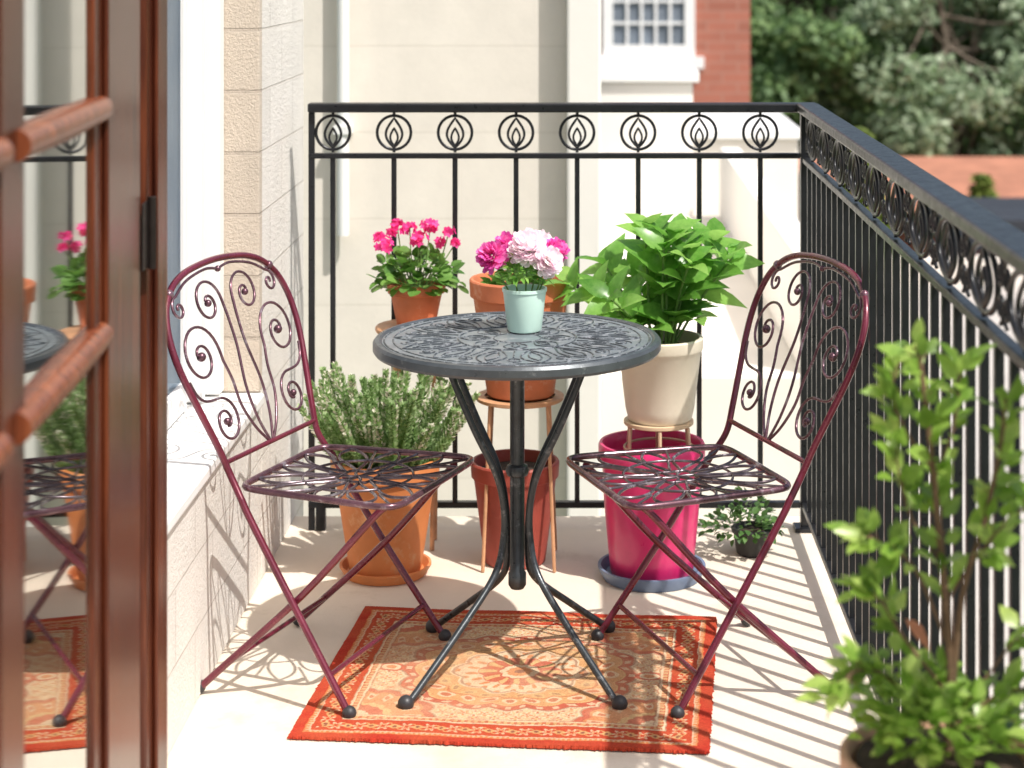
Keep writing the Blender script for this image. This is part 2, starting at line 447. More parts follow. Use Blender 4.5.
for k in range(14):
    a=2*math.pi*k/14
    pt.tube(loop2(.13,.258,a,.150),.0021,6,True); pt.tube(loop2(.15,.235,a,.065),.0020,6,True)
    b=a+math.pi/14
    sp=[]
    for i in range(30):
        t=i/29; rr=.019*(1-t*.8); an=b+t*9
        sp.append((.228*math.cos(b)+rr*math.cos(an),.228*math.sin(b)+rr*math.sin(an),TZ-.0018))
    pt.tube(sp,.0019,6)
    pt.tube([(.13*math.cos(b),.13*math.sin(b),TZ-.0018),(.2*math.cos(b),.2*math.sin(b),TZ-.0018)],.0020,6)
for k in range(8):
    pt.tube(loop2(.052,.12,2*math.pi*k/8,.28),.0019,6,True); pt.tube(loop2(.06,.10,2*math.pi*k/8,.1),.0019,6,True)
part('top_relief',pt,m_tabledark,tb)
cp=[(.0,.166),(.014,.168),(.019,.176),(.019,.200),(.0155,.206),(.0155,.405),(.022,.408),(.025,.418),(.022,.428),(.0155,.432),(.0155,.63),(.022,.64),(.05,.66),(.06,.6875)]
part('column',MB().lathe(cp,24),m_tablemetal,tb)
for sx in (-1,1):
    pts=[(sx*.155,-.06,.684),(sx*.128,-.052,.61),(sx*.086,-.046,.51),(sx*.044,-.032,.42),(sx*.028,-.024,.35),(sx*.028,-.024,.28),(sx*.046,-.050,.21),(sx*.108,-.125,.130),(sx*.185,-.213,.042),(sx*.208,-.238,.017)]
    leg=part('leg',MB().tube(cat(pts,6),.0074,10),m_tablemetal,tb)
    part('foot',MB().ball((sx*.213,-.244,.0185),.0165,14),m_cap,leg)
    pts=[(sx*.155,.06,.684),(sx*.128,.052,.61),(sx*.086,.046,.51),(sx*.044,.032,.42),(sx*.026,.025,.34),(sx*.022,.022,.24),(sx*.036,.036,.18),(sx*.115,.115,.095),(sx*.18,.18,.030),(sx*.190,.190,.017)]
    leg=part('leg',MB().tube(cat(pts,6),.0074,10),m_tablemetal,tb)
    part('foot',MB().ball((sx*.195,.194,.0185),.0165,14),m_cap,leg)

# ------------------------------------------------------------ chairs
BH=.405
def bp(u,v):
    return V((-.116-.150*v, u, .448+BH*v))
def spiral(cu,cv,r,a0,turns,dirn,n=44,r1=.12):
    P=[]
    for i in range(n+1):
        t=i/n; rr=r*(1-t*(1-r1)); a=a0+dirn*t*turns*2*math.pi
        P.append((cu+rr*math.cos(a),cv+rr*math.sin(a)/.430))
    return P
def seatP(r,th):
    c,s_=math.cos(th),math.sin(th)
    n=10
    k=(abs(c)**n+abs(s_)**n)**(-1/n)
    x=.080+r*k*c*.185
    y_=r*k*s_*(.192+.014*r*k*c)
    z=.420-.006*(1-min(1,r)**2)
    return V((x,y_,z))
def make_chair():
    P={}
    b=MB()
    out=[(.188,0),(.200,.14),(.223,.32),(.244,.49),(.252,.62),(.247,.74),(.226,.845),(.185,.925),(.130,.972),(.065,.993),(0,1.0)]
    full=[V((-.085,.195,.40))]+[bp(u,v) for u,v in out]+[bp(-u,v) for u,v in out[::-1][1:]]+[V((-.085,-.195,.40))]
    b.tube(cat(full,8),.0074,10)
    b.tube([bp(-.192,.06),bp(0,.06),bp(.192,.06)],.0055,8)
    P['frame']=b
    s=MB(); wr=.0032
    for q in (-1,1):
        def T(lst): return [bp(q*u,v) for u,v in lst]
        sp=spiral(.160,.565,.072,math.pi*1.0,1.45,-1,r1=.18)
        a=[(.006,.06),(.042,.15),(.070,.28),(.074,.41),(.086,.51)]
        s.tube(cat(T(a),6)+T(sp),wr,7)
        sp=spiral(.076,.80,.054,math.pi*1.0,1.4,-1,r1=.18)
        a=[(.006,.07),(.026,.20),(.032,.36),(.018,.56),(.018,.71)]
        s.tube(cat(T(a),6)+T(sp),wr,7)
        sp=spiral(.140,.235,.050,math.pi*.5,1.5,1,r1=.18)
        a=[(.228,.47),(.216,.40),(.190,.36)]
        s.tube(cat(T(a+[sp[0]]),6)[:-1]+T(sp),wr,7)
        sp=spiral(.186,.815,.026,math.pi*.5,1.3,-1)
        a=[(0,.95),(.05,.965),(.13,.935)]
        s.tube(cat(T(a+[sp[0]]),6)[:-1]+T(sp),wr,7)
        for u,v,r_ in ((.160,.565,.010),(.140,.235,.008),(.076,.80,.008)): s.ball(tuple(bp(q*u,v)),r_,10)
    s.ball(tuple(bp(0,.95)),.007,10)
    for u,v in ((.205,.895),(-.205,.895)): s.ball(tuple(bp(u,v)),.0105,10)
    P['scroll']=s
    f=MB()
    f.tube([seatP(1,2*math.pi*i/140) for i in range(140)],.0072,8,True)
    P['seatframe']=f
    g_=MB()
    for r in (.20,): g_.tube([seatP(r,2*math.pi*i/40) for i in range(40)],.0032,6,True)
    def circ_r(th,r):
        return V((.080+r*.185*math.cos(th),r*.192*math.sin(th),.4165))
    for r in (.62,): g_.tube([circ_r(2*math.pi*i/48,r) for i in range(48)],.0030,6,True)
    for k in range(12):
        a=2*math.pi*k/12
        pts=[]
        for i in range(15): t=i/14; pts.append(seatP(.20+.78*t,a+.21*math.sin(math.pi*t)))
        for i in range(13,0,-1): t=i/14; pts.append(seatP(.20+.78*t,a-.21*math.sin(math.pi*t)))
        g_.tube(pts,.0034,6,True)
        b_=a+math.pi/12
        g_.tube([seatP(.62,b_),seatP(.8,b_),seatP(.99,b_)],.0030,6)
    for k in range(6):
        a=2*math.pi*k/6; g_.tube([seatP(.0,a),seatP(.1,a+.2),seatP(.20,a)],.0032,6)
    P['lattice']=g_
    for s_,nm in ((-1,'A'),(1,'B')):
        P['front'+nm]=MB().tube(cat([(-.085,s_*.196,.402),(-.06,s_*.199,.36),(.06,s_*.212,.18),(.160,s_*.226,.035),(.174,s_*.228,.014)],5),.0076,10)
        P['back'+nm]=MB().tube(cat([(.225,s_*.168,.410),(.20,s_*.180,.385),(.055,s_*.192,.225),(-.145,s_*.208,.04),(-.172,s_*.210,.014)],5),.0076,10)
        P['fcap'+nm]=MB().ball((.176,s_*.228,.0155),.0145,12)
        P['bcap'+nm]=MB().ball((-.176,s_*.210,.0155),.0145,12)
    P['bar1']=MB().tube([(-.105,-.205,.075),(-.105,.205,.075)],.0055,8)
    P['bar2']=MB().tube([(.128,-.222,.08),(.128,.222,.08)],.0055,8)
    return P
CP=make_chair(); cache={}
def chair(label,loc,rot):
    e=thing('chair',label,'chair',loc,rot,'folding bistro chairs')
    def mk(nm,key,mat,par):
        if key in cache:
            ob=bpy.data.objects.new(nm,cache[key]); COL.objects.link(ob); ob.parent=par; return ob
        ob=part(nm,CP[key],mat,par,ang=60); cache[key]=ob.data; return ob
    br=mk('backrest','frame',m_wine,e); mk('scrollwork','scroll',m_plum,br)
    st=mk('seat','seatframe',m_plum,e); mk('lattice','lattice',m_seat,st)
    for nm in 'AB':
        l=mk('leg','front'+nm,m_wine,e); mk('foot_cap','fcap'+nm,m_cap,l)
        l=mk('leg','back'+nm,m_wine,e); mk('foot_cap','bcap'+nm,m_cap,l)
    for k in ('bar1','bar2'): mk('crossbar',k,m_wine,e)
    return e
chair('wine red folding metal chair with scrolled back beside the wall',(-.558,4.02,0),math.radians(-20))
chair('wine red folding metal chair with scrolled back beside the railing',(.264,4.02,0),math.radians(200))

# ------------------------------------------------------------ rug
def rug():
    a,b=.405,.365; nx,ny=500,450
    X,Y=np.meshgrid(np.linspace(-a,a,nx),np.linspace(-b,b,ny))
    rng=np.random.default_rng(3)
    def lown(n,seed):
        g=np.random.default_rng(seed).random((n+2,n+2))
        iy=np.linspace(0,n-.01,ny); ix=np.linspace(0,n-.01,nx)
        y0=iy.astype(int);x0=ix.astype(int);fy=(iy-y0)[:,None];fx=(ix-x0)[None,:]
        fy=fy*fy*(3-2*fy);fx=fx*fx*(3-2*fx)
        return g[y0][:,x0]*(1-fy)*(1-fx)+g[y0+1][:,x0]*fy*(1-fx)+g[y0][:,x0+1]*(1-fy)*fx+g[y0+1][:,x0+1]*fy*fx
    Xw=X+(lown(50,5)-.5)*.004; Yw=Y+(lown(50,6)-.5)*.004
    u,v=np.abs(Xw),np.abs(Yw); d=np.minimum(a-u,b-v)
    s=np.where(a-u<b-v,Yw,Xw)
    Rr=np.array((.44,.085,.035));O=np.array((.56,.20,.075));G=np.array((.60,.38,.16));C=np.array((.60,.42,.25));B=np.array((.66,.51,.34));D=np.array((.24,.085,.055));S=np.array((.34,.26,.20))
    Red=np.array((.45,.040,.022))
    col=np.zeros((ny,nx,3)); col[:]=B
    def put(mask,c,k=1.0): col[mask]=col[mask]*(1-k)+c*k
    cw=.042
    def cell(ox,oy):
        cx=np.mod(Xw+ox+cw/2,cw)-cw/2; cy=np.mod(Yw+oy+cw*.45,cw*.9)-cw*.45
        return cx,cy,np.hypot(cx,cy),np.arctan2(cy,cx)
    cx,cy,cr_,ct=cell(0,0)
    put(np.abs(cr_-.0165)<.0014,G,.9); put(cr_<.0135*(.68+.32*np.cos(5*ct+1)),O,.95); put(cr_<.0048,B); put(cr_<.003,Rr)
    cx,cy,cr_,ct=cell(cw/2,cw*.45)
    put(cr_<.012*(.6+.4*np.cos(4*ct)),Rr,.9); put(cr_<.004,G)
    put((np.abs(cr_-.0100)<.0012)&(np.sin(4*ct)>0),S,.7)
    th=np.arctan2(Yw,Xw)
    def lobed(ax,ay,n,k,k2=.05): return np.hypot(Xw/ax,Yw/ay)/(1+k*np.abs(np.cos(n*th/2))-k2*np.cos(4*th))
    r=lobed(.245,.205,16,.08)
    put(r<1.02,B); put(r<1.0,D,.7); put(r<.98,Red,.9); put(r<.88,G); put(r<.865,O*.5+G*.5)
    ring=(r>.88)&(r<.98); put(ring&(np.cos(40*th)>.35)&(np.abs(r-.93)<.026),B,.8)
    m=(r<.865)
    pet=(np.hypot((np.mod(th*12/np.pi+.5,1)-.5)*1.9,(r-.76)/.085)<.72); put(m&pet,B,.85)
    pet=(np.hypot((np.mod(th*12/np.pi+.5,1)-.5)*1.9,(r-.76)/.085)<.42); put(m&pet,Rr,.9)
    pet=(np.hypot((np.mod(th*12/np.pi,1)-.5)*1.9,(r-.62)/.07)<.72); put(m&pet,G,.85)
    pet=(np.hypot((np.mod(th*12/np.pi,1)-.5)*1.9,(r-.62)/.07)<.40); put(m&pet,D,.6)
    put(m&(np.abs(r-.69)<.010),Rr,.7)
    r2=lobed(.125,.105,10,.14,0)
    put(r2<1.03,B); put(r2<1.0,D,.7); put(r2<.95,B); put((r2<.95)&(np.cos(20*th)*np.cos(13*r2)>.35),O); put(r2<.62,Red,.9); put((r2<.60)&(np.cos(12*th)>.2)&(r2>.34),G); put(r2<.30,B); put(r2<.2,O); put(r2<.08,D)
    pp=np.hypot((u-.272)/.030,v/.022); put(pp<1,Red); put(pp<.7,B); put(pp<.4,O)
    ca=np.arctan2(b-.108-v,a-.108-u)
    rc=np.hypot((a-.108-u)/.150,(b-.108-v)/.130)/(1+.10*np.abs(np.cos(8*ca)))
    put(rc<1.03,B); put(rc<1.0,D,.6); put(rc<.97,Red,.9); put(rc<.86,O)
    put((rc<.82)&(rc>.60)&(np.cos(18*ca)>.1),B,.85); put((rc<.76)&(rc>.66)&(np.cos(18*ca)>.6),Rr); put(rc<.45,G); put(rc<.36,Red); put(rc<.18,B)
    put(d<.112,D,.6); put(d<.109,B); put(d<.104,Rr); put((d<.104)&(d>.094)&(np.mod(s,.014)<.007),G,.8); put(d<.093,B); put(d<.089,D,.6); put(d<.087,Red*.85+O*.15)
    p=.046; sm=np.mod(s+p/2,p)-p/2; dm=d-.060
    rr=np.hypot(sm,dm); tt=np.arctan2(dm,sm)
    bb=(d<.085)&(d>.036)
    vine=np.abs(dm-.013*np.sin(2*np.pi*s/p))<.0018; put(bb&vine,G,.8)
    put(bb&(rr<.017*(.70+.30*np.cos(6*tt))),B,.8); put(bb&(rr<.011*(.7+.3*np.cos(6*tt))),O); put(bb&(rr<.004),Red)
    sm2=np.mod(s,p)-p/2; r2_=np.hypot(sm2,dm*.8); put(bb&(r2_<.012*(.62+.38*np.cos(4*tt))),G,.8); put(bb&(r2_<.004),D)
    put(d<.036,B,.8); put(d<.033,O); put((d<.033)&(d>.027)&(np.mod(s,.010)<.005),B,.6); put(d<.024,Red)
    nz=rng.random((ny,nx,1))
    L=(lown(9,1)*.6+lown(28,2)*.4)[...,None]; L=np.clip((L-.25)*2.0,0,1)
    L2=(lown(14,8)*.5+lown(60,9)*.5)[...,None]; L2=np.clip((L2-.5)*3,0,1)
    inner=(d>.095)[...,None]
    fade=O*.22+G*.18+B*.60
    col=np.where(inner,col*(1-.16-.32*L)+fade*(.16+.32*L),col*(1-.22*L)+O*.22*L)
    col=np.where(inner,col*(1-.24*L2)+(Rr*.6+O*.4)*(.24*L2),col); col*=(.76+.40*nz)
    ed=rng.normal(0,.0016,(ny,nx)); Xo=X.copy();Yo=Y.copy()
    Xo[:,0]+=ed[:,0];Xo[:,-1]+=ed[:,-1];Yo[0,:]+=ed[0,:];Yo[-1,:]+=ed[-1,:]
    Z=.0085+.0012*np.sin(X*17+Y*5)+.001*np.sin(Y*23)+.0006*nz[...,0]
    Z[0,:]=Z[-1,:]=.002;Z[:,0]=Z[:,-1]=.002
    vs=np.stack([Xo,Yo,Z],-1).reshape(-1,3)
    idx=np.arange(nx*ny).reshape(ny,nx)
    fs=np.stack([idx[:-1,:-1],idx[:-1,1:],idx[1:,1:],idx[1:,:-1]],-1).reshape(-1,4)
    me=bpy.data.meshes.new('rug'); me.from_pydata(vs.tolist(),[],fs.tolist()); me.update()
    at=me.color_attributes.new('weave','FLOAT_COLOR','POINT')
    rgba=np.ones((nx*ny,4),dtype=np.float32); rgba[:,:3]=np.clip(col,0,1).reshape(-1,3)
    at.data.foreach_set('color',rgba.ravel())
    m,nt,bs,o=newmat('woven_wool'); an=nt.nodes.new('ShaderNodeAttribute'); an.attribute_name='weave'
    n=noise(nt,objcoord(nt),260,3)
    c=mix(nt,.35,an.outputs['Color'],ramp(nt,n,[(.3,(.5,.45,.4)),(.7,(1,1,1))]),'MULTIPLY')
    nt.links.new(c,bs.inputs['Base Color']); bs.inputs['Roughness'].default_value=.95
    bs.inputs['Specular IOR Level'].default_value=.15
    bump(nt,bs,n,.6,.003)
    me.materials.append(m)
    ob=bpy.data.objects.new('rug',me); COL.objects.link(ob)
    ob.location=(-.143,3.980,.001); ob.rotation_euler=(0,0,math.radians(-5.0))
    ob['label']='orange and red patterned rug lying under the bistro table'; ob['category']='rug'
rug()

# ------------------------------------------------------------ pots and plants
def potprof(rt,rb,h,rimh,rimo,wall=.009,soil=.03):
    P=[(0,0),(rb-.004,0),(rb,.004)]
    for i in range(1,5):
        t=i/5; P.append((rb+(rt-rb)*t,.004+(h-rimh-.004)*t))
    P+=[(rt,h-rimh-.002),(rt+rimo,h-rimh+.002),(rt+rimo+.002,h-.004),(rt+rimo-.001,h),(rt+rimo-wall+.002,h),(rt+rimo-wall,h-.004),(rt-wall,h-rimh),(rt-wall-.004,h-rimh-.06 if h>.15 else h*.4),(0,h-rimh-.061 if h>.15 else h*.39)]
    return P
def pot(par,rt,rb,h,rimh,rimo,mat,z0=0,soil=.025,name='pot'):
    o=part(name,MB().lathe([(r,z+z0) for r,z in potprof(rt,rb,h,rimh,rimo)],64),mat,par,ang=35)
    sd=MB(); n=40; r=rt-.006
    sd.lathe([(0,z0+h-soil-.012),(r-.004,z0+h-soil-.012),(r-.004,z0+h-soil-.002),(r*.6,z0+h-soil+.004),(0,z0+h-soil+.006)],n)
    part('soil',sd,m_soil,par)
    return o
def rdir(zmin=-1,zmax=1):
    z=U(zmin,zmax); a=U(0,2*math.pi); r=math.sqrt(max(0,1-z*z)); return V((r*math.cos(a),r*math.sin(a),z))
def bush(mb,c,rx,ry,rz,n,L,Wd,zmin=-.2,st=None,droop=.3,inner=.35):
    for i in range(n):
        d=rdir(zmin,1); q=U(inner,1)**.6
        p=V((c[0]+d.x*rx*q,c[1]+d.y*ry*q,c[2]+d.z*rz*q))
        out=(d+rdir()*.55).normalized(); nr=(V((0,0,1))+rdir()*.55+d*.3)
        k=U(.65,1.15)
        if st: mb.leaf(p,out,nr,L*k,Wd*k,U(0,droop),U(.1,.4),st)
        else: mb.leaf(p,out,nr,L*k,Wd*k,U(0,droop),U(.1,.4))
ROUND=((0,0),(.12,.62),(.4,1),(.72,.92),(.93,.5),(1,0))
def geranium():
    e=thing('potted_geranium','pink flowering geranium in a small terracotta pot on a wooden stool','potted plant',(-.440,4.87,.565))
    pot(e,.066,.050,.108,.026,.007,m_terra)
    st=MB(); fo=MB(); fl=[MB() for _ in range(9)]
    for i in range(26):
        d=rdir(.25,1); p1=V((d.x*.10,d.y*.10,.10+d.z*.09))
        st.tube(cat([(d.x*.02,d.y*.02,.08),(d.x*.06,d.y*.06,.11+d.z*.03),tuple(p1)],4),.0018,5)
    bush(fo,(0,0,.105),.112,.095,.080,160,.034,.034,-.2,ROUND,.4)
    heads=[(-.080,-.03,.205),(-.050,.02,.240),(-.095,.02,.222),(.008,-.03,.220),(.035,.0,.250),(.085,-.02,.240),(.098,.03,.205),(-.02,.03,.245),(.06,.0,.210)]
    part('stems',st,m_stemg,e); part('foliage',fo,L_mid,e)
    for k,h in enumerate(heads):
        c=V(h)*1.0; m=fl[k]
        stt=MB().tube(cat([(h[0]*.2,h[1]*.2,.10),(h[0]*.7,h[1]*.6,.16),h],5),.0016,5)
        big=k in (0,3,1,4); rad=U(.015,.022) if big else U(.007,.012)
        for j in range(18 if big else 7):
            d=rdir(-.35,1); q=c+d*rad*U(.5,1.35)
            for t in range(5):
                a=2*math.pi*t/5+j; s1=d.orthogonal().normalized(); s2=d.cross(s1)
                dd=(s1*math.cos(a)+s2*math.sin(a)+d*.4).normalized()
                m.leaf(q,dd,d,.0125,.0100,.1,.1,((0,.2),(.5,1),(1,.3)))
        f_=part('flower_head',m,P_pink,e); part('stalk',stt,m_stemg,f_)
geranium()
def stand(name,label,loc,rtop,zt,legr,rfoot,mat,n=4,ringz=None,disc=False,thick=.006,phase=math.pi/4):
    e=thing(name,label,'plant stand',loc)
    if disc:
        part('top',MB().lathe([(0,zt-.016),(rtop-.004,zt-.016),(rtop,zt-.010),(rtop,zt-.004),(rtop-.004,zt),(0,zt)],48),mat,e)
    else:
        q=MB(); q.lathe([(rtop*.82,zt-.010),(rtop-.002,zt-.010),(rtop,zt-.008),(rtop,zt-.001),(rtop-.003,zt),(rtop*.80,zt),(rtop*.80,zt-.010)],48)
        q.tube([(-rtop*.82,0,zt-.006),(rtop*.82,0,zt-.006)],.004,6); q.tube([(0,-rtop*.82,zt-.006),(0,rtop*.82,zt-.006)],.004,6)
        part('top',q,mat,e)
    for i in range(n):
        a=phase+2*math.pi*i/n; c,s_=math.cos(a),math.sin(a)
        part('leg',MB().tube([(c*legr,s_*legr,zt-.012),(c*(legr+rfoot)/2,s_*(legr+rfoot)/2,zt/2),(c*rfoot,s_*rfoot,.002)],thick,8),mat,e)
    if ringz is not None:
        rr=legr+(rfoot-legr)*(1-ringz/zt)
        part('brace',MB().tube([(rr*math.cos(2*math.pi*i/40),rr*math.sin(2*math.pi*i/40),ringz) for i in range(40)],thick*.7,6,True),mat,e)
    return e
stand('plant_stand','tall wooden stool carrying the pink geranium',(-.440,4.87,0),.105,.564,.070,.062,m_wood,4,.30,True,.006)
stand('plant_stand','slim wooden plant stand carrying a terracotta pot',(-.170,4.74,0),.110,.415,.100,.124,m_wood,4,None,False,.0045)

e=thing('potted_plant','terracotta pot of low greenery on a slim wooden stand','potted plant',(-.168,4.74,.417))
pot(e,.118,.084,.290,.045,.008,m_terra)
fo=MB(); bush(fo,(0,0,.255),.09,.09,.04,110,.035,.025,0); part('foliage',fo,L_mid,e)
e=thing('flower_pot','dark red clay pot on the floor under a plant stand','flower pot',(-.182,4.74,0.001))
pot(e,.103,.076,.252,.040,.006,m_maroonpot)
def heather():
    e=thing('potted_heather','bushy green heather with pale tips in an orange clay pot','potted plant',(-.495,4.645,.001))
    part('saucer',MB().lathe([(0,0),(.098,0),(.112,.022),(.112,.026),(.106,.026),(.094,.010),(0,.010)],48),m_orangepot,e)
    pot(e,.124,.088,.275,.040,.008,m_orangepot,.012)
    st=MB(); fo=MB(); bl=MB()
    for i in range(125):
        a=U(0,2*math.pi); tilt=U(0,1)**.8*.86; ln=U(.15,.27)*(1-.10*tilt)
        b=V((math.cos(a)*.09*R()**.6,math.sin(a)*.09*R()**.6,.245))
        a2=math.atan2(b.y,b.x)+U(-.4,.4)
        d0=V((math.cos(a2)*math.sin(tilt),math.sin(a2)*math.sin(tilt)*.8,math.cos(tilt)))
        p1=b+d0*ln*.5; p2=b+d0*ln+V((0,0,.045*tilt))+V((U(-.01,.01),U(-.01,.01),0))
        if p2.x<-.20: p2.x=-.20+U(0,.02)
        path=cat([b,p1,p2],7); st.tube(path,[.0026]*len(path),4)
        N=190; tipb=(i%3!=0)
        for k in range(N):
            t=.08+.92*k/N; q=t*(len(path)-1); i0=min(int(q),len(path)-2); p=path[i0].lerp(path[i0+1],q-i0)
            dd=(path[i0+1]-path[i0]).normalized(); s1=dd.orthogonal().normalized(); s2=dd.cross(s1)
            an=k*2.4; out=(s1*math.cos(an)+s2*math.sin(an)+dd*.9).normalized()
            tgt=bl if (t>.66 and R()<.38 and tipb) else fo
            tgt.dia(p,out,rdir(),.0215*(1.12-t*.55),.0085)
    part('stems',st,m_stemg,e); part('foliage',fo,L_herb,e); part('blossom',bl,L_bloomlav,e)
heather()
def cup():
    e=thing('flower_cup','mint green cup of white and magenta flowers on the table','flower cup',(-.137,4.10,TZ+.001))
    part('pot',MB().lathe([(0,0),(.035,0),(.037,.003),(.0465,.084),(.0485,.085),(.0485,.092),(.045,.092),(.041,.06),(0,.058)],48),m_mint,e)
    fo=MB()
    bush(fo,(0,-.002,.118),.050,.044,.040,170,.028,.009,-.1); bush(fo,(-.01,-.02,.120),.042,.022,.028,60,.024,.008,-.1)
    part('foliage',fo,L_bright,e)
    def mum(h,rad,mat,n,axis):
        m=MB(); c=V(h); ax=V(axis).normalized()
        for i in range(n):
            z=1-1.45*(i+.5)/n; a=i*2.39996; r=math.sqrt(max(0,1-z*z))
            s1=ax.orthogonal().normalized(); s2=ax.cross(s1)
            d=(ax*z+s1*r*math.cos(a)+s2*r*math.sin(a)).normalized()
            m.leaf(c+d*rad*.30,(d+rdir()*.35),ax if abs(z)<.8 else s1,rad*U(.50,.78),rad*.40,-.25,.35,((0,.5),(.35,1),(.8,.95),(1,.5)))
        f_=part('flower_head',m,mat,e)
        s=MB().tube(cat([(h[0]*.3,h[1]*.3,.06),(h[0]*.7,h[1]*.7,h[2]*.7),h],5),.0018,5); part('stalk',s,m_stemg,f_)
    mum((-.068,-.012,.160),.037,P_magenta,110,(-.5,-.7,.6))
    mum((.006,-.015,.176),.044,P_white,140,(-.05,-.6,.9))
    mum((.048,-.03,.152),.036,P_white,110,(.5,-.8,.5))
    mum((.066,.01,.168),.031,P_magenta,90,(.6,-.4,.7))
    mum((-.036,.025,.176),.033,P_magenta,90,(-.3,-.3,.9))
    mum((.034,.035,.178),.034,P_white,90,(.2,-.2,.9))
cup()
e=thing('flower_pot','large magenta glazed pot on a slate blue saucer','flower pot',(.155,4.62,.001))
part('saucer',MB().lathe([(0,0),(.118,0),(.131,.026),(.131,.031),(.124,.031),(.112,.012),(0,.012)],56),m_saucerblue,e)
part('pot',MB().lathe([(0,.0125),(.098,.0125),(.101,.018),(.108,.09),(.116,.18),(.121,.28),(.127,.284),(.130,.292),(.130,.322),(.127,.328),(.120,.328),(.117,.322),(.112,.25),(0,.249)],64),m_magenta,e,ang=35)
part('soil',MB().lathe([(0,.250),(.1105,.250),(.1105,.262),(.06,.268),(0,.27)],40),m_magin,e)
stand('plant_stand','small cream metal plant stand set inside the magenta pot',(.172,4.625,.270),.085,.112,.080,.086,m_creammetal,6,.045,False,.0045,math.pi/6)
def leafy():
    e=thing('potted_leafy_plant','lush bright green leafy plant in a cream pot','potted plant',(.175,4.625,.383))
    part('pot',MB().lathe([(0,0),(.074,0),(.078,.005),(.084,.03),(.100,.165),(.104,.170),(.106,.176),(.106,.198),(.103,.201),(.097,.201),(.092,.16),(0,.159)],56),m_cream,e,ang=35)
    part('soil',MB().lathe([(0,.16),(.090,.16),(.090,.172),(0,.178)],40),m_soil,e)
    st=MB(); fo=MB()
    OV=((0,0),(.06,.34),(.10,.36),(.18,.78),(.22,.76),(.34,1),(.38,.94),(.52,.90),(.56,.80),(.70,.64),(.74,.54),(.88,.24),(1,0))
    for i in range(18):
        a=2*math.pi*i/18*2.4+U(-.2,.2); tilt=.05+.88*((i%6)/5); ln=U(.25,.33)*(1-.22*tilt)
        d0=V((math.cos(a)*math.sin(tilt),math.sin(a)*math.sin(tilt)*.75,math.cos(tilt)))
        b=V((math.cos(a)*.03,math.sin(a)*.03,.17)); p1=b+d0*ln*.5+V((0,0,.015)); p2=b+d0*ln
        path=cat([b,p1,p2],8); st.tube(path,[.0032]*len(path),6)
        for k,t in enumerate((.28,.50,.70,.87,.98)):
            q=t*(len(path)-1); i0=min(int(q),len(path)-2); p=path[i0].lerp(path[i0+1],q-i0)
            dd=(path[i0+1]-path[i0]).normalized(); s1=dd.cross(V((0,0,1)))
            s1=s1.normalized() if s1.length>.05 else V((1,0,0)); s2=dd.cross(s1)
            an=k*math.pi/2+U(-.3,.3)
            for m_ in (0,math.pi):
                out=(s1*math.cos(an+m_)+s2*math.sin(an+m_)+dd*(.3+.5*t)+V((0,0,.24))).normalized()
                L=U(.092,.132)*(1.08-.35*t)
                fo.leaf(p,out,V((0,-.45,1))+dd*.3+rdir()*.4,L,L*U(.54,.68),U(.15,.5),U(.2,.4),OV)
    part('stems',st,m_stemg,e); part('foliage',fo,L_bright,e)
leafy()
e=thing('small_potted_plant','small dark pot with low spreading green leaves by the railing','potted plant',(.415,4.80,.001))
pot(e,.048,.040,.068,.014,.004,m_darkpot,soil=.012)
fo=MB(); bush(fo,(-.03,-.01,.070),.10,.075,.042,210,.023,.016,-.45); bush(fo,(.0,.03,.09),.05,.04,.08,50,.023,.016,-.1); part('foliage',fo,L_dark,e)
def shrub():
    X0,Y0=.430,2.32
    e=thing('potted_shrub','tall leafy green shrub with thin brown stems in a terracotta planter','potted plant',(X0,Y0,.001))
    pot(e,.112,.085,.530,.060,.008,m_tan,soil=.008)
    def L_(px,py,dy=0):
        p=W(px,py,Y0+dy); return V((p.x-X0,dy,p.z))
    stems=[([(948,775),(950,660),(940,540),(930,440),(918,345)],.0062,50),
     ([(950,720),(962,600),(985,520),(1000,450),(1006,400)],.0045,34),
     ([(946,640),(915,570),(885,545),(860,535)],.0026,25),
     ([(940,560),(912,520),(900,480),(896,440)],.0022,20),
     ([(948,600),(975,560),(1010,520),(1040,500)],.0024,23),
     ([(933,480),(950,440),(958,400),(960,368)],.0022,20),
     ([(932,470),(905,430),(893,395),(898,362)],.0022,20),
     ([(944,690),(905,640),(880,600),(862,590)],.0026,25),
     ([(955,720),(1000,660),(1030,620),(1050,600)],.0024,25),
     ([(942,730),(890,680),(855,672),(832,700)],.0026,30),
     ([(950,735),(990,700),(1020,690),(1040,700)],.0026,28)]
    st=MB(); fo=MB()
    for pts,r,n in stems:
        ddy=U(-.04,.04)
        P=[L_(x,y,ddy*i/len(pts)) for i,(x,y) in enumerate(pts)]
        path=cat(P,8); N=len(path); st.tube(path,[r*(1-.6*i/N) for i in range(N)],6)
        for k in range(n):
            t=.36+.64*k/n; q=t*(N-1); i0=min(int(q),N-2); p=path[i0].lerp(path[i0+1],q-i0)
            dd=(path[i0+1]-path[i0]).normalized()
            out=(rdir()+dd*.8+V((0,0,.25))).normalized(); L=U(.024,.042)
            tw=p+out*U(.001,.016); st.tube([p,tw],.0009,4)
            fo.leaf(tw,out,V((.15,-.55,1))+rdir()*.6,L,L*U(.48,.64),U(0,.4),U(.1,.35))
    bush(fo,(0,-.02,.560),.105,.095,.055,240,.034,.022,-.05,inner=.1)
    bush(fo,(-.045,.02,.59),.08,.07,.05,60,.034,.022,-.05)
    part('stems',st,m_stem,e); part('foliage',fo,L_shrub,e)
    rd=MB(); p=L_(905,620,-.03); rd.leaf(p,V((.5,-.2,-.4)),V((0,-.5,1)),.045,.02,.3,.3); part('dry_leaf',rd,P_red,e)
shrub()

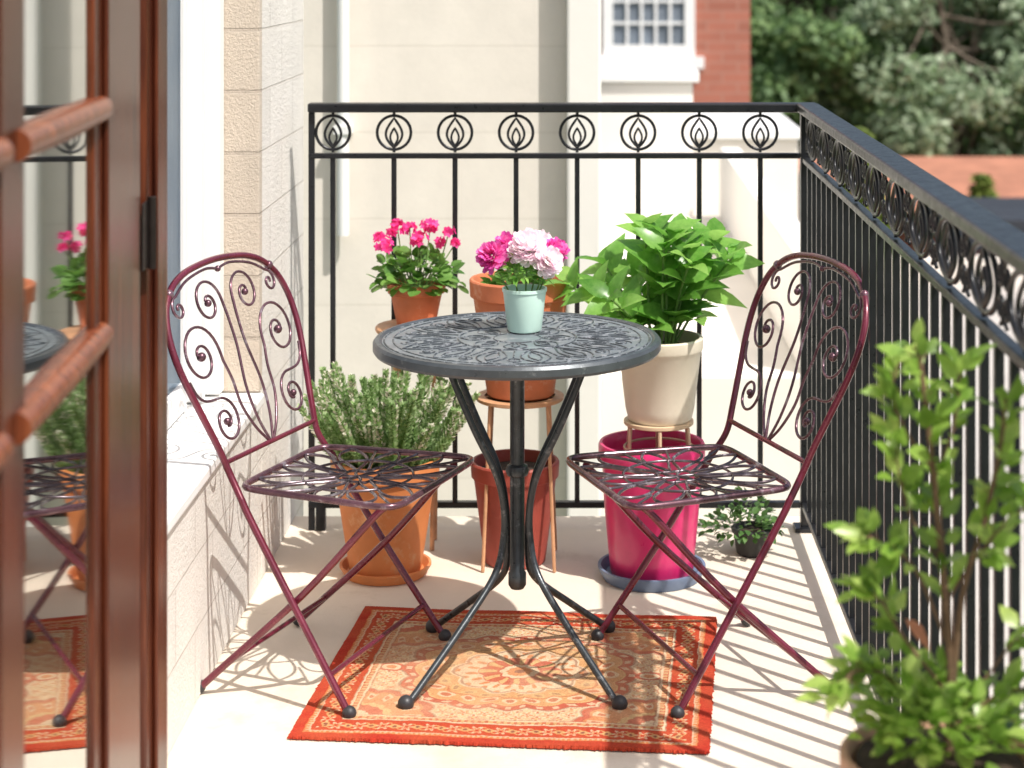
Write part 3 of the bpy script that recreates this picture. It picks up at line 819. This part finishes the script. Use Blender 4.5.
# ------------------------------------------------------------ neighbouring buildings
nb=thing('neighbouring_house','pale plastered neighbouring house wall with white downpipe','house',(-1,6.6,-9))
part('wall',MB().box((-6,6.6,-9),(-.075,12,6)),m_siding,nb,True,False)
part('pilaster',MB().box((-.073,6.5,-9),(.045,12,6)),m_plaster2,nb,True,False,.01)
dp=MB().tube([(-.845,6.555,6),(-.845,6.555,.55)],.021,12); dp.box((-.875,6.53,.9),(-.815,6.599,.93))
part('downpipe',dp,m_white,nb,True)
tr=thing('terrace_building','white plastered terrace building with stepped parapets','building',(.6,10,-9))
part('wall',MB().box((.048,8.0,-9),(.98,13,-.25)),m_plaster,tr,True,False,.01)
part('parapet',MB().box((.90,8.02,-.248),(1.04,13,.22)),m_plaster2,tr,True,False,.015)
part('wall',MB().box((.048,13.02,-9),(.72,15,.66)),m_plaster2,tr,True,False,.02)
part('coping',MB().box((.03,12.98,.662),(.76,15.05,.74)),m_white,tr,True,False,.01)
part('wall',MB().box((.722,14.0,-9),(1.55,16,.18)),m_plaster,tr,True,False,.02)
part('coping',MB().box((.722,13.95,.182),(1.58,16.05,.25)),m_white,tr,True,False,.01)
lt=thing('flat_roof_building','low pale flat roofed building beyond the railing','building',(4,16,-9))
part('wall',MB().box((1.3,7,-9),(9,30,-3.6)),m_roofpale,lt,True,False)
part('parapet',MB().box((1.25,6.9,-3.598),(1.5,30,-3.2)),m_plaster,lt,True,False)
part('parapet',MB().box((1.25,30.0,-3.598),(9,30.25,-3.2)),m_plaster,lt,True,False)
bk=thing('brick_house','red brick house with white sash window','house',(1,26,-9))
part('wall',MB().box((-2,26,-9),(2.22,34,6)),m_brick,bk,True,False)
wn=bpy.data.objects.new('window',None); COL.objects.link(wn); wn.parent=bk
fr=MB(); x0,x1=.20,1.46
fr.box((x0,25.93,.18),(x1,25.995,.34)); fr.box((x0,25.93,.342),(x0+.14,25.995,2.5)); fr.box((x1-.14,25.93,.342),(x1,25.995,2.5))
for i in range(1,5):
    xx=x0+.14+(x1-x0-.28)*i/5; fr.box((xx-.018,25.95,.342),(xx+.018,25.99,2.5))
for zz in (.62,.92,1.22): fr.box((x0+.141,25.952,zz),(x1-.141,25.988,zz+.035))
part('frame',fr,m_white,wn,True,False)
part('glass',MB().box((x0+.14,25.992,.342),(x1-.14,25.998,2.5)),m_pane,wn,True,False)
part('sill',MB().box((x0-.1,25.86,.02),(x1+.12,25.995,.178)),m_white,wn,True,False)
rh=thing('tiled_roof_house','low house with red tiled roof in front of trees','house',(11,42,-9))
mb=MB(); mb.v=[(4.6,37.5,-3.45),(22,37.5,-3.45),(22,43,-2.95),(4.6,43,-2.95),(22,48,-3.65),(4.6,48,-3.65)]; mb.f=[(0,1,2,3),(3,2,4,5),(0,3,5),(1,4,2)]
part('roof',mb,m_rooftile,rh,True,False)
part('wall',MB().box((4.9,38,-9),(21.7,47.5,-3.72)),m_brick,rh,True,False)
dk=thing('dark_roof_shed','dark flat roofed outbuilding beside a pale roof','shed',(8,32,-9))
part('roof',MB().box((5.9,31,-3.25),(14,34,-2.75)),m_darkroof,dk,True,False)
part('wall',MB().box((6.1,31.2,-9),(13.8,33.8,-3.252)),m_brick,dk,True,False)

# ------------------------------------------------------------ trees
def treemesh(seed,Hh,Rr,n_cl,leaf,per,conifer=False):
    random.seed(seed); tr=MB(); cr=MB()
    if conifer:
        tr.tube([(0,0,0),(0,0,Hh*.95)],[.14,.02],8)
        for i in range(1600):
            t=R()**.8; z=Hh*(.12+.88*t); r=Rr*(1-t)*U(.4,1.05); a=U(0,6.283)
            p=V((r*math.cos(a),r*math.sin(a),z)); cr.dia(p,V((math.cos(a),math.sin(a),-.3)),V((0,0,1))+rdir()*.5,leaf*U(.7,1.3),leaf*.6)
        return tr,cr
    tp=[(0,0,0),(U(-.1,.1),U(-.1,.1),Hh*.25),(U(-.3,.3),U(-.3,.3),Hh*.55),(U(-.4,.4),U(-.4,.4),Hh*.85)]
    path=cat(tp,5); N=len(path); tr.tube(path,[.32*(1-.85*i/N) for i in range(N)],10)
    for i in range(n_cl):
        d=rdir(-.75,1); q=U(.35,1)**.6
        c=V((d.x*Rr*q,d.y*Rr*q,Hh*.60+d.z*Hh*.38*q))
        k=min(N-1,int(N*U(.35,.9))); b=path[k]
        m_=(b+c)/2+V((0,0,-.2)); lp=cat([b,m_,c],4); tr.tube(lp,[.07*(1-.8*j/len(lp)) for j in range(len(lp))],5)
        cs=U(.6,1.25)
        for j in range(per):
            dd=rdir(); p=c+V((dd.x*cs,dd.y*cs,dd.z*cs*.75))*U(.3,1)**.5
            cr.dia(p,rdir(),(dd+V((0,-.5,.6))+rdir()*.6),leaf*U(.6,1.3),leaf*U(.4,.8))
    return tr,cr
TM={}
def me_of(mb,name,mat):
    me=bpy.data.meshes.new(name); me.from_pydata(mb.v,[],mb.f); me.materials.append(mat); return me
for key,args,mat in (('a',(5,12.5,3.4,56,.32,230),T_a),('b',(6,12,3.2,56,.30,220),T_b),('c',(8,11,3.0,50,.30,220),T_a)):
    t,c=treemesh(*args); TM[key]=(me_of(t,'trunk',m_bark),me_of(c,'crown',mat))
t,c=treemesh(9,5.0,1.1,0,.3,0,True); TM['k']=(me_of(t,'trunk',m_bark),me_of(c,'crown',T_c))
def tree(key,x,y,z,rot,s,label,grp='trees beyond the rooftops'):
    nm='conifer_tree' if key=='k' else 'broadleaf_tree'
    e=thing(nm,label,'tree',(x,y,z),rot,grp); e.scale=(s,s,s)
    for n_,me in zip(('trunk','crown'),TM[key]): inst(n_,me,e,(0,0,0))
lab={'a':'dark green leafy tree behind the rooftops','b':'pale green tree behind the rooftops, grey highlights painted into its leaves','c':'dark green leafy tree behind the rooftops','k':'small yellow green conifer beside a tiled roof'}
for key,x,y,rot,s in (('a',5.6,52,0,1.0),('b',9.6,51,1,1.0),('c',13.6,52,2,1.05),('b',17.5,54,3,1.1),('a',7.6,58,4,1.1),('c',3.2,57,1.5,1.1),('b',11.8,60,5,1.15),('a',16,62,.7,1.2),('c',5.5,66,2.2,1.25),('a',10,70,3.1,1.3),('b',14.5,72,4.1,1.3),('c',20,68,1.1,1.3),('a',2,72,1.9,1.3)):
    tree(key,x,y,-9,rot,s,lab[key])
tree('k',5.2,36.5,-6.7,0,1.0,lab['k']); tree('k',7.6,36.6,-6.4,1,.76,lab['k'])
